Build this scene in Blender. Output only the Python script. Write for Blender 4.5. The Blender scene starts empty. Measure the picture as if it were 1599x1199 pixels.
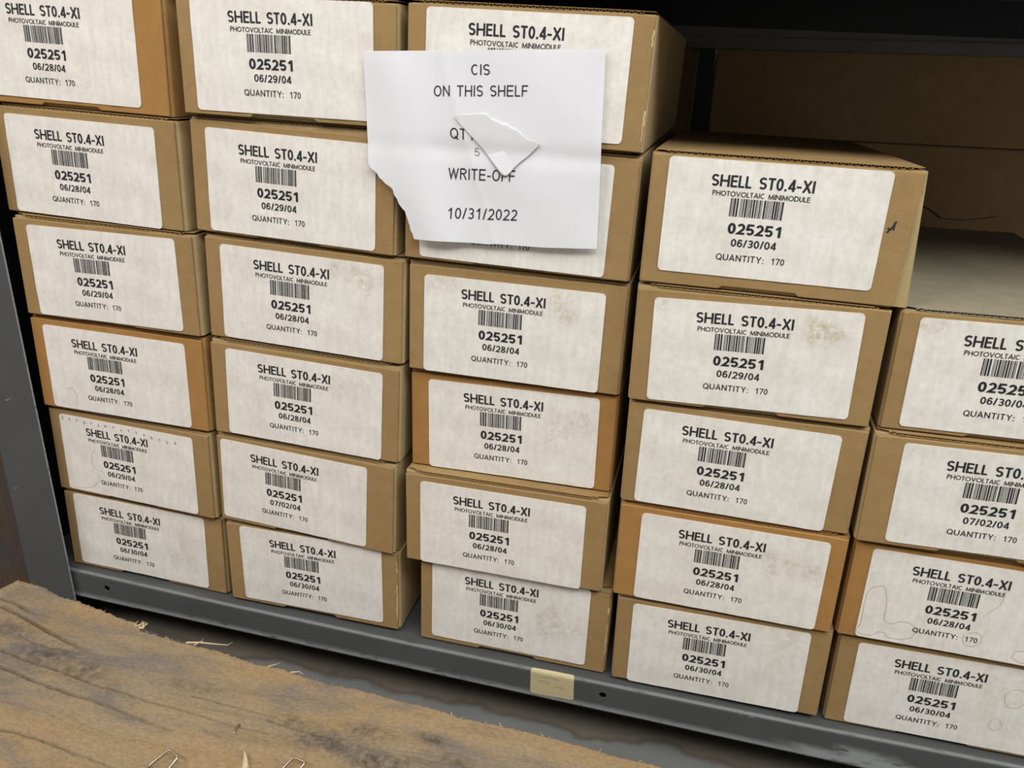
import bpy, bmesh, math, random
import numpy as np
from mathutils import Matrix, Vector, Euler

C = bpy.context.scene.collection
scene = bpy.context.scene
random.seed(7)

# ------------------------------------------------------------------ camera
CAM_LOC = (0.7800, -0.8001, 0.6834)
CAM_YAW, CAM_PITCH, CAM_ROLL = (math.radians(a) for a in (-13.0661, -21.3174, 3.0251))
CAM_F = 1272.75                     # focal length in pixels of a 1599 px wide frame
def make_camera():
    cy, sy = math.cos(CAM_YAW), math.sin(CAM_YAW)
    cp, sp = math.cos(CAM_PITCH), math.sin(CAM_PITCH)
    f = Vector((sy * cp, cy * cp, sp)); r = Vector((cy, -sy, 0.0)); u = r.cross(f)
    cr, sr = math.cos(CAM_ROLL), math.sin(CAM_ROLL)
    r2 = r * cr + u * sr; u2 = u * cr - r * sr
    m = Matrix((r2, u2, -f)).transposed().to_4x4(); m.translation = Vector(CAM_LOC)
    cd = bpy.data.cameras.new('camera'); cd.sensor_fit = 'HORIZONTAL'; cd.sensor_width = 36.0
    cd.lens = CAM_F * 36.0 / 1599.0; cd.clip_start = 0.02
    co = bpy.data.objects.new('camera', cd); C.objects.link(co); co.matrix_world = m
    scene.camera = co
make_camera()

# ------------------------------------------------------------------ light
world = bpy.data.worlds.new('world'); scene.world = world; world.use_nodes = True
bg = world.node_tree.nodes['Background']
bg.inputs['Color'].default_value = (1.0, 0.96, 0.92, 1); bg.inputs['Strength'].default_value = 0.30
def area(name, loc, target, sx, sy, power, col):
    ld = bpy.data.lights.new(name, 'AREA'); ld.shape = 'RECTANGLE'; ld.size = sx; ld.size_y = sy
    ld.energy = power; ld.color = col
    o = bpy.data.objects.new(name, ld); C.objects.link(o); o.location = loc
    o.rotation_euler = (Vector(target) - Vector(loc)).to_track_quat('-Z', 'Y').to_euler()
area('ceiling_strip_lamp', (1.55, -1.20, 2.20), (0.75, -0.05, 0.2), 2.6, 0.5, 62, (0.955, 1.0, 0.965))
area('warm_left_fill', (-1.1, -1.5, 2.25), (0.2, -0.05, 0.2), 1.8, 0.4, 46, (1.0, 0.885, 0.835))  # unseen warm fill, added to tint and brighten the left stacks
scene.view_settings.view_transform = 'Standard'; scene.view_settings.look = 'None'
scene.view_settings.exposure = 0.0; scene.view_settings.gamma = 1.0
scene.view_settings.use_curve_mapping = False

# ------------------------------------------------------------------ materials
def new_mat(name):
    m = bpy.data.materials.new(name); m.use_nodes = True
    nt = m.node_tree; b = nt.nodes['Principled BSDF']
    return m, nt, b
class NG:                           # small node helper
    def __init__(s, nt): s.nt = nt; s.tc = s.n('ShaderNodeTexCoord')
    def n(s, t, **kw):
        x = s.nt.nodes.new(t)
        for k, v in kw.items(): setattr(x, k, v)
        return x
    def link(s, a, b): s.nt.links.new(a, b)
    def coords(s, scale=(1, 1, 1), kind='Object', rot=(0, 0, 0)):
        mp = s.n('ShaderNodeMapping'); mp.inputs['Scale'].default_value = scale; mp.inputs['Rotation'].default_value = rot
        s.link(s.tc.outputs[kind], mp.inputs['Vector']); return mp.outputs['Vector']
    def noise(s, vec, scale, detail=3, rough=0.55, dist=0.0):
        x = s.n('ShaderNodeTexNoise'); x.inputs['Scale'].default_value = scale; x.inputs['Detail'].default_value = detail
        x.inputs['Roughness'].default_value = rough; x.inputs['Distortion'].default_value = dist
        s.link(vec, x.inputs['Vector']); return x.outputs['Fac']
    def ramp(s, fac, stops):
        x = s.n('ShaderNodeValToRGB'); e = x.color_ramp.elements
        while len(e) < len(stops): e.new(0.5)
        for el, (p, c) in zip(e, stops):
            el.position = p; el.color = c if len(c) == 4 else (*c, 1)
        s.link(fac, x.inputs['Fac']); return x.outputs['Color']
    def mix(s, fac, a, b, mode='MIX'):
        x = s.n('ShaderNodeMix', data_type='RGBA', blend_type=mode)
        for sock, v in ((x.inputs[0], fac), (x.inputs[6], a), (x.inputs[7], b)):
            if hasattr(v, 'links'): s.link(v, sock)
            elif isinstance(v, (int, float)): sock.default_value = v
            else: sock.default_value = (*v, 1) if len(v) == 3 else v
        return x.outputs[2]
    def math(s, op, a, b=0.0, clamp=False):
        x = s.n('ShaderNodeMath', operation=op, use_clamp=clamp)
        for sock, v in ((x.inputs[0], a), (x.inputs[1], b)):
            if hasattr(v, 'links'): s.link(v, sock)
            else: sock.default_value = v
        return x.outputs[0]
    def bump(s, h, strength, dist, bsdf):
        x = s.n('ShaderNodeBump'); x.inputs['Strength'].default_value = strength; x.inputs['Distance'].default_value = dist
        s.link(h, x.inputs['Height']); s.link(x.outputs['Normal'], bsdf.inputs['Normal'])

def card_mat(name, col, col2, seed=0.0):
    m, nt, b = new_mat(name); g = NG(nt)
    oi = g.n('ShaderNodeObjectInfo')
    add = g.n('ShaderNodeVectorMath', operation='ADD'); g.link(g.tc.outputs['Object'], add.inputs[0])
    cmb = g.n('ShaderNodeCombineXYZ'); g.link(g.math('MULTIPLY', oi.outputs['Random'], 7.0), cmb.inputs[0])
    cmb.inputs[1].default_value = seed
    g.link(cmb.outputs[0], add.inputs[1]); v = add.outputs[0]
    fib = g.n('ShaderNodeMapping'); fib.inputs['Scale'].default_value = (1.6, 1, 0.7); g.link(v, fib.inputs['Vector'])
    n1 = g.noise(v, 9, 4, 0.6); n2 = g.noise(fib.outputs[0], 700, 3, 0.7); n3 = g.noise(v, 60, 4, 0.6)
    base = g.mix(g.ramp(n1, [(0.3, (0, 0, 0)), (0.7, (1, 1, 1))]), col, col2)
    base = g.mix(0.55, base, g.ramp(n2, [(0.25, (0.62, 0.60, 0.57)), (0.75, (1.28, 1.28, 1.28))]), 'MULTIPLY')
    base = g.mix(0.30, base, g.ramp(n3, [(0.3, (0.78, 0.76, 0.74)), (0.7, (1.18, 1.18, 1.18))]), 'MULTIPLY')
    sp = g.noise(v, 260, 1, 0.4)
    base = g.mix(g.ramp(sp, [(0.76, (0, 0, 0)), (0.79, (0.55, 0.55, 0.55))]), base, (0.09, 0.06, 0.035))
    g.link(base, b.inputs['Base Color']); b.inputs['Roughness'].default_value = 0.82
    b.inputs['Specular IOR Level'].default_value = 0.25
    g.bump(g.math('ADD', g.math('MULTIPLY', n2, 0.4), g.math('MULTIPLY', n3, 1.2)), 0.25, 0.0012, b)
    return m
M = {}
M['tan'] = card_mat('tan_cardboard', (0.282, 0.180, 0.075), (0.324, 0.210, 0.090))
M['ochre'] = card_mat('ochre_cardboard', (0.325, 0.168, 0.050), (0.365, 0.194, 0.062))
M['tan_side'] = card_mat('tan_cardboard_side', (0.385, 0.280, 0.140), (0.43, 0.315, 0.165), 3.0)  # paler: light caught by carton sides and corners put into colour
M['ochre_side'] = card_mat('ochre_cardboard_side', (0.36, 0.205, 0.075), (0.40, 0.235, 0.09), 3.0)  # same painted light for the ochre sides
M['edge'] = card_mat('pale_cardboard_edge', (0.50, 0.37, 0.20), (0.56, 0.42, 0.25))
M['backbox'] = card_mat('brown_cardboard', (0.34, 0.225, 0.105), (0.40, 0.27, 0.13))
M['drab'] = card_mat('dusty_cardboard', (0.245, 0.213, 0.150), (0.30, 0.262, 0.185))

def sheet_mat(name, col, streak, trans=0.0, rib=0.0):
    m, nt, b = new_mat(name); g = NG(nt)
    oi = g.n('ShaderNodeObjectInfo')
    add = g.n('ShaderNodeVectorMath', operation='ADD'); g.link(g.tc.outputs['Object'], add.inputs[0])
    cmb = g.n('ShaderNodeCombineXYZ'); g.link(g.math('MULTIPLY', oi.outputs['Random'], 5.0), cmb.inputs[0])
    g.link(g.math('MULTIPLY', oi.outputs['Random'], 11.0), cmb.inputs[2])
    g.link(cmb.outputs[0], add.inputs[1]); v = add.outputs[0]
    mp = g.n('ShaderNodeMapping'); mp.inputs['Scale'].default_value = (1, 1, 0.13); g.link(v, mp.inputs['Vector'])
    n1 = g.noise(mp.outputs[0], 170, 3, 0.6); n2 = g.noise(v, 140, 6, 0.7); n3 = g.noise(v, 22, 4, 0.6)
    base = g.mix(streak, col, g.ramp(n1, [(0.3, (0.93, 0.925, 0.91)), (0.65, (1.02, 1.02, 1.02))]), 'MULTIPLY')
    base = g.mix(streak, base, g.ramp(n2, [(0.32, (0.90, 0.895, 0.88)), (0.62, (1.03, 1.03, 1.03))]), 'MULTIPLY')
    base = g.mix(streak, base, g.ramp(n3, [(0.35, (0.95, 0.94, 0.92)), (0.6, (1.02, 1.02, 1.02))]), 'MULTIPLY')
    at = g.n('ShaderNodeAttribute', attribute_name='stain')
    blot = g.noise(v, 150, 4, 0.7, 0.6)
    sf = g.math('MULTIPLY', at.outputs['Fac'], g.ramp(blot, [(0.40, (0, 0, 0)), (0.62, (1, 1, 1))]))
    base = g.mix(sf, base, (0.43, 0.355, 0.22))
    g.link(base, b.inputs['Base Color']); b.inputs['Roughness'].default_value = 0.55
    b.inputs['Specular IOR Level'].default_value = 0.3
    g.bump(g.math('ADD', g.math('MULTIPLY', n1, rib), g.math('MULTIPLY', n2, 0.4)), 0.35, 0.0009, b)
    if trans:
        tr = g.n('ShaderNodeBsdfTransparent'); mx = g.n('ShaderNodeMixShader'); mx.inputs[0].default_value = trans
        out = nt.nodes['Material Output']
        g.link(b.outputs[0], mx.inputs[1]); g.link(tr.outputs[0], mx.inputs[2]); g.link(mx.outputs[0], out.inputs['Surface'])
    return m
M['label'] = sheet_mat('label_paper', (0.735, 0.705, 0.672), 0.9, rib=0.8)
M['note'] = sheet_mat('printer_paper', (0.725, 0.725, 0.765), 0.12, trans=0.05)
M['scrap'] = sheet_mat('torn_printer_paper', (0.705, 0.70, 0.725), 0.12, trans=0.12)
M['sticker'] = sheet_mat('aged_sticker', (0.50, 0.42, 0.25), 0.5)

def plain(name, col, rough=0.6, metal=0.0, spec=0.4):
    m, nt, b = new_mat(name); g = NG(nt)
    n = g.noise(g.coords(), 300, 2)
    base = g.mix(0.25, col, g.ramp(n, [(0.3, (0.7, 0.7, 0.7)), (0.7, (1.2, 1.2, 1.2))]), 'MULTIPLY')
    g.link(base, b.inputs['Base Color']); b.inputs['Roughness'].default_value = rough
    b.inputs['Metallic'].default_value = metal; b.inputs['Specular IOR Level'].default_value = spec
    return m
M['ink'] = plain('black_print', (0.018, 0.017, 0.022), 0.5)
M['greyink'] = plain('grey_print', (0.10, 0.10, 0.115), 0.5)
M['stainline'] = plain('brown_water_line', (0.50, 0.40, 0.27), 0.6)
M['smudge'] = plain('grey_smudge', (0.30, 0.28, 0.26), 0.7)
M['wire'] = plain('steel_wire', (0.36, 0.31, 0.25), 0.38, 1.0)
M['pale'] = plain('pale_wood_fibre', (0.55, 0.42, 0.26), 0.8)
M['dirt'] = plain('dark_dirt', (0.03, 0.03, 0.028), 0.9)

def steel_mat(name, col, scrape_sheen):
    m, nt, b = new_mat(name); g = NG(nt)
    v = g.coords(); n1 = g.noise(v, 11, 4); n2 = g.noise(g.coords((0.25, 1, 1)), 160, 3, 0.7); n3 = g.noise(v, 420, 2)
    base = g.mix(0.5, col, g.ramp(n1, [(0.3, (0.82, 0.82, 0.82)), (0.7, (1.15, 1.15, 1.15))]), 'MULTIPLY')
    chip = g.ramp(g.noise(g.coords((0.5, 1, 1)), 46, 5, 0.7), [(0.70, (0, 0, 0)), (0.72, (1, 1, 1))])
    base = g.mix(g.math('MULTIPLY', chip, 0.45), base, (0.33, 0.36, 0.35))
    spot = g.ramp(g.noise(v, 95, 3), [(0.73, (0, 0, 0)), (0.75, (1, 1, 1))])
    base = g.mix(g.math('MULTIPLY', spot, 0.5), base, (0.06, 0.035, 0.02))
    at = g.n('ShaderNodeAttribute', attribute_name='wear_sheen')
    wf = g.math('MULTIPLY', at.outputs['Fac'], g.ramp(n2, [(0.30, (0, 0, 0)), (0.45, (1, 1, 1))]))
    base = g.mix(wf, base, scrape_sheen)
    g.link(base, b.inputs['Base Color']); b.inputs['Roughness'].default_value = 0.48
    b.inputs['Specular IOR Level'].default_value = 0.4
    g.bump(g.math('ADD', n1, g.math('MULTIPLY', n3, 0.2)), 0.15, 0.002, b)
    return m
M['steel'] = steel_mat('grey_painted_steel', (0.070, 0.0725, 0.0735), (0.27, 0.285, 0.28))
M['dark_shaded'] = steel_mat('dark_and_shaded_steel', (0.014, 0.016, 0.020), (0.05, 0.05, 0.05))  # dark paint; for rail and gap sheet the near-black is painted shade
M['beam'] = steel_mat('rough_grey_painted_steel', (0.15, 0.15, 0.145), (0.2, 0.2, 0.2))

def floor_mat():
    m, nt, b = new_mat('grey_painted_concrete'); g = NG(nt); v = g.coords()
    n = g.noise(v, 6, 5); n2 = g.noise(v, 80, 3)
    base = g.mix(0.5, (0.150, 0.153, 0.148), g.ramp(n, [(0.3, (0.8, 0.8, 0.8)), (0.7, (1.15, 1.15, 1.15))]), 'MULTIPLY')
    sep = g.n('ShaderNodeSeparateXYZ'); g.link(v, sep.inputs[0])
    # spilled brown adhesive that crept out from under the shelf, with a dark rim
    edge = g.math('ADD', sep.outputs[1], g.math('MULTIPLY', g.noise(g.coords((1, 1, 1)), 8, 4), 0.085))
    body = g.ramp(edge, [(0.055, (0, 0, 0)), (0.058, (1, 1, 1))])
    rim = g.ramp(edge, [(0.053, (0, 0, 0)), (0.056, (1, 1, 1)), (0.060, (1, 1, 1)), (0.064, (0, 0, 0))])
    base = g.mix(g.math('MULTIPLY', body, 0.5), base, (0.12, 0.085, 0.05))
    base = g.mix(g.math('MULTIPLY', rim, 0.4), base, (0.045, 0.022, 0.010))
    g.link(base, b.inputs['Base Color']); b.inputs['Roughness'].default_value = 0.45
    g.bump(n2, 0.1, 0.002, b)
    return m
M['floor'] = floor_mat()
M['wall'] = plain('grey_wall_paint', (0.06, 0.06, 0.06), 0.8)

def wood_mat(name, dark, light, orange, along='X', grey=(0.16, 0.14, 0.125)):
    m, nt, b = new_mat(name); g = NG(nt)
    sc = (0.26, 1, 1) if along == 'X' else (1, 1, 0.12)
    v = g.coords(sc); w = g.coords((0.35, 1, 1) if along == 'X' else (1, 1, 0.35))
    rings = g.noise(v, 34, 7, 0.66, 1.2); fine = g.noise(g.coords((0.6, 1, 1) if along == 'X' else (1, 1, 0.1)), 380, 4, 0.75); big = g.noise(w, 9, 4, 0.6, 0.4)
    base = g.ramp(rings, [(0.28, dark), (0.48, light), (0.60, light), (0.75, dark)])
    base = g.mix(g.ramp(big, [(0.46, (0, 0, 0)), (0.62, (0.8, 0.8, 0.8))]), base, orange)
    big2 = g.noise(w, 15, 5, 0.65, 0.3)
    base = g.mix(g.ramp(big2, [(0.50, (0, 0, 0)), (0.66, (0.85, 0.85, 0.85))]), base, grey)
    base = g.mix(0.6, base, g.ramp(fine, [(0.25, (0.42, 0.40, 0.38)), (0.7, (1.25, 1.25, 1.25))]), 'MULTIPLY')
    speck = g.noise(g.coords((0.5, 1, 1)), 130, 4, 0.7)
    base = g.mix(g.ramp(speck, [(0.70, (0, 0, 0)), (0.74, (0.6, 0.6, 0.6))]), base, (0.62, 0.55, 0.45))
    base = g.mix(g.ramp(speck, [(0.26, (0.6, 0.6, 0.6)), (0.32, (0, 0, 0))]), base, (0.07, 0.055, 0.045))
    at = g.n('ShaderNodeAttribute', attribute_name='grime')
    base = g.mix(g.math('MULTIPLY', at.outputs['Fac'], g.ramp(g.noise(g.coords(), 120, 4, 0.7), [(0.35, (0, 0, 0)), (0.6, (1, 1, 1))])), base, (0.05, 0.04, 0.033))
    ck = g.n('ShaderNodeAttribute', attribute_name='crack')
    base = g.mix(ck.outputs['Fac'], base, (0.055, 0.032, 0.018))  # dirt in cracks, also darkening them for the shade of their depth
    g.link(base, b.inputs['Base Color']); b.inputs['Roughness'].default_value = 0.75
    b.inputs['Specular IOR Level'].default_value = 0.3
    g.bump(g.math('ADD', rings, g.math('MULTIPLY', fine, 0.7)), 0.45, 0.002, b)
    return m
M['wood'] = wood_mat('weathered_pallet_wood', (0.165, 0.125, 0.082), (0.285, 0.215, 0.135), (0.320, 0.215, 0.105))
M['darkwood'] = wood_mat('dark_brown_wood', (0.035, 0.024, 0.017), (0.082, 0.055, 0.037), (0.085, 0.052, 0.033), 'Z', (0.055, 0.055, 0.062))

# ------------------------------------------------------------------ helpers
def tag(o, label=None, cat=None, group=None, kind=None):
    if label: o['label'] = label
    if cat: o['category'] = cat
    if group: o['group'] = group
    if kind: o['kind'] = kind
    return o
def empty(name, loc=(0, 0, 0), rot=(0, 0, 0)):
    o = bpy.data.objects.new(name, None); C.objects.link(o); o.empty_display_size = 0.05
    o.location = loc; o.rotation_euler = rot; return o
class MB:
    def __init__(s): s.v = []; s.f = []; s.m = []; s.attr = {}
    def add(s, verts, faces, mi=0):
        n = len(s.v); s.v += [tuple(p) for p in verts]
        s.f += [tuple(i + n for i in f) for f in faces]; s.m += [mi] * len(faces)
    def box(s, x0, x1, y0, y1, z0, z1, mi=0):
        s.add([(x0, y0, z0), (x1, y0, z0), (x1, y1, z0), (x0, y1, z0), (x0, y0, z1), (x1, y0, z1), (x1, y1, z1), (x0, y1, z1)],
              [(0, 3, 2, 1), (4, 5, 6, 7), (0, 1, 5, 4), (1, 2, 6, 5), (2, 3, 7, 6), (3, 0, 4, 7)], mi)
    def tube(s, pts, radii, n=8, mi=0):
        pts = [Vector(p) for p in pts]; rings = []
        for i, p in enumerate(pts):
            d = (pts[min(i + 1, len(pts) - 1)] - pts[max(i - 1, 0)]).normalized()
            a = d.orthogonal().normalized() if i == 0 else (prev - d * prev.dot(d)).normalized()
            prev = a; bb = d.cross(a); r = radii[i] if isinstance(radii, (list, tuple)) else radii
            rings.append([p + (a * math.cos(t) + bb * math.sin(t)) * r for t in (2 * math.pi * k / n for k in range(n))])
        vs = [q for ring in rings for q in ring]; fs = []
        for i in range(len(pts) - 1):
            for k in range(n):
                fs.append((i * n + k, i * n + (k + 1) % n, (i + 1) * n + (k + 1) % n, (i + 1) * n + k))
        fs.append(tuple(reversed(range(n)))); fs.append(tuple((len(pts) - 1) * n + k for k in range(n)))
        s.add(vs, fs, mi)
    def build(s, name, mats, parent=None, bevel=0.0, smooth=False, attrs=None, segs=2):
        me = bpy.data.meshes.new(name); me.from_pydata(s.v, [], s.f)
        for m in (mats if isinstance(mats, (list, tuple)) else [mats]): me.materials.append(m)
        me.polygons.foreach_set('material_index', s.m)
        for k, vals in (attrs or {}).items():
            a = me.attributes.new(k, 'FLOAT', 'POINT'); a.data.foreach_set('value', list(vals))
        if smooth: me.polygons.foreach_set('use_smooth', [True] * len(me.polygons))
        me.update()
        o = bpy.data.objects.new(name, me); C.objects.link(o)
        if parent: o.parent = parent
        if bevel:
            md = o.modifiers.new('bevel', 'BEVEL'); md.width = bevel; md.segments = segs; md.limit_method = 'ANGLE'; md.angle_limit = math.radians(40)
        return o
def interp(x, pts):
    if x <= pts[0][0]: return pts[0][1]
    for (a, fa), (b, fb) in zip(pts, pts[1:]):
        if x <= b: return fa + (fb - fa) * (x - a) / (b - a)
    return pts[-1][1]

# ------------------------------------------------------------------ lettering (stroke glyphs, cap height 1)
def arc(cx, cy, rx, ry, a0, a1):
    n = max(3, int(abs(a1 - a0) / 18))
    return [(cx + rx * math.cos(math.radians(a0 + (a1 - a0) * i / n)), cy + ry * math.sin(math.radians(a0 + (a1 - a0) * i / n))) for i in range(n + 1)]
def glyph(ch, w, h):
    L, R, T, B = h, w - h, 1 - h, h; mx = w / 2
    q = (1 - 2 * h) / 4; rx = w / 2 - h
    stem = lambda x: [(x, 0), (x, 1)]
    if ch == 'H': return [stem(L), stem(R), [(L, .5), (R, .5)]]
    if ch == 'E': return [stem(L), [(L, T), (w, T)], [(L, .52), (w * .94, .52)], [(L, B), (w, B)]]
    if ch == 'F': return [stem(L), [(L, T), (w, T)], [(L, .5), (w * .92, .5)]]
    if ch == 'L': return [stem(L), [(L, B), (w, B)]]
    if ch == 'T': return [stem(mx), [(0, T), (w, T)]]
    if ch == 'I': return [stem(mx)]
    if ch == '-': return [[(0, .40), (w, .40)]]
    if ch == 'X': return [[(h * .9, 0), (w - h * .9, 1)], [(h * .9, 1), (w - h * .9, 0)]]
    if ch in '0O': return [arc(mx, .5, rx, .5 - h, 0, 360)]
    if ch == '.': return [[(mx, 0), (mx, 2.2 * h)]]
    if ch == ':': return [[(mx, 0), (mx, 2.4 * h)], [(mx, .52), (mx, .52 + 2.4 * h)]]
    if ch == '4': return [stem(w * .72), [(w * .72, 1 - h * .6), (h * .7, .27)], [(0, .26), (w, .26)]]
    if ch == 'P': return [stem(L), [(L, T), (mx, T)] + arc(mx, .72, w - h - mx, .28 - h, 90, -90) + [(L, .44 + h)]]
    if ch == 'R': return [stem(L), [(L, T), (mx, T)] + arc(mx, .74, w * .94 - h - mx, .26 - h, 90, -90) + [(L, .48 + h)], [(w * .5, .48), (w - h, 0)]]
    if ch == 'V': return [[(h * .8, 1), (mx, h * .6), (w - h * .8, 1)]]
    if ch == 'W': return [[(h * .8, 1), (w * .27, h), (mx, 1 - h), (w * .73, h), (w - h * .8, 1)]]
    if ch == 'A': return [[(h * .8, 0), (mx, 1 - h * .6), (w - h * .8, 0)], [(w * .22, .30), (w * .78, .30)]]
    if ch == 'C': return [arc(mx + .02, .5, rx, .5 - h, 48, 312)]
    if ch == 'M': return [[(L, 0), (w * .16, 1 - h), (mx, h), (w * .84, 1 - h), (R, 0)]]
    if ch == 'N': return [stem(L), stem(R), [(L, T), (R, B)]]
    if ch == 'D': return [stem(L), [(L, T), (w * .35, T)] + arc(w * .35, .5, w * .65 - h, .5 - h, 90, -90) + [(L, B)]]
    if ch == 'U': return [[(L, 1), (L, .36)] + arc(mx, .36, rx, .36 - h, 180, 360) + [(R, 1)]]
    if ch == 'Q': return [arc(mx, .5, rx, .5 - h, 0, 360), [(w * .58, .27), (w * .98, -.05)]]
    if ch == 'Y': return [[(h * .8, 1), (mx, .43), (w - h * .8, 1)], [(mx, .46), (mx, 0)]]
    if ch == 'S': return [arc(mx, 1 - h - q, rx, q, 28, 270) + arc(mx, h + q, rx, q, 90, -152)[1:]]
    if ch == '3': return [arc(mx, 1 - h - q, rx * .95, q, 150, -90) + arc(mx, h + q, rx, q, 90, -152)[1:]]
    if ch == '2': return [arc(mx, T - .265, rx, .265, 160, -38) + [(h, B), (w, B)]]
    if ch == '5': return [[(w * .94, T), (w * .24, T), (w * .13, .50)] + arc(mx, .32, rx, .32 - h, 132, -152)]
    if ch == '6': return [arc(mx, .32, rx, .32 - h, 0, 360), arc(mx + .01, .5, rx, .5 - h, 38, 180) + [(L, .33)]]
    if ch == '9': return [[(w - x, 1 - y) for x, y in s] for s in glyph('6', w, h)]
    if ch == '8': return [arc(mx, .745, rx * .9, .255 - h, 0, 360), arc(mx, .275, rx, .275 - h, 0, 360)]
    if ch == '7': return [[(0, T), (w - h * .6, T), (w * .34, 0)]]
    if ch == '1': return [stem(w * .64), [(w * .64, .95), (w * .2, .70)]]
    if ch == '/': return [[(h * .8, 0), (w - h * .8, 1)]]
    return []
WIDTHS = {
    'geo': dict(S=.56, H=.70, E=.50, L=.44, T=.52, I=.15, X=.64, P=.54, O=.88, V=.72, A=.76, C=.74, M=.90, N=.74, D=.72, U=.62),
    'gro': dict(S=.60, H=.68, E=.62, L=.5, T=.62, I=.14, Q=.76, U=.68, A=.70, N=.68, Y=.66, C=.68, O=.74, F=.56, R=.66, W=.98)}
def advance(ch, style):
    w = WIDTHS[style].get(ch)
    if w: return w
    if ch in '0123456789': return .52 if style == 'geo' else .55
    return {'.': .20, '-': .34, '/': .34, ':': .18, ' ': .40}.get(ch, .6)
def thick(poly, h):
    p = [Vector(a) for a in poly]; closed = len(p) > 3 and (p[0] - p[-1]).length < 1e-6
    n = len(p); lft, rgt = [], []
    for i in range(n):
        a = p[i - 1] if i else (p[-2] if closed else None); b = p[i + 1] if i < n - 1 else (p[1] if closed else None)
        d0 = (p[i] - a).normalized() if a is not None else None; d1 = (b - p[i]).normalized() if b is not None else None
        d0 = d0 or d1; d1 = d1 or d0
        n0 = Vector((-d0.y, d0.x)); n1 = Vector((-d1.y, d1.x)); mv = n0 + n1
        mv = mv.normalized() if mv.length > 1e-4 else n0
        k = h / max(0.42, mv.dot(n0)); lft.append(p[i] + mv * k); rgt.append(p[i] - mv * k)
    vs = lft + rgt
    return vs, [(i, n + i, n + i + 1, i + 1) for i in range(n - 1)]
def lettering(mb, text, style, h, place, mi, gap=.12, seen=None):
    """stroke text; place(s, t) maps s in 0..1 along the line and t in 0..1 up the capitals to a point"""
    x = 0.0; items = []
    for ch in text:
        w = advance(ch, style); items.append((ch, x, w)); x += w + gap
    tot = x - gap
    for i, (ch, x0, w) in enumerate(items):
        if seen is not None and i >= seen: break
        for st in glyph(ch, w, min(h, w * .49)):
            dense = [st[0]]
            for a, b in zip(st, st[1:]):
                k = 3 if math.hypot(b[0] - a[0], b[1] - a[1]) > .5 else 1
                dense += [(a[0] + (b[0] - a[0]) * j / k, a[1] + (b[1] - a[1]) * j / k) for j in range(1, k + 1)]
            vs, fs = thick(dense, h)
            mb.add([place((x0 + v.x) / tot, v.y) for v in vs], [tuple(reversed(f)) for f in fs], mi)
def ribbon(mb, pts, w, place, mi):
    vs, fs = thick(pts, w); mb.add([place(v.x, v.y) for v in vs], [tuple(reversed(f)) for f in fs], mi)

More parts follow.
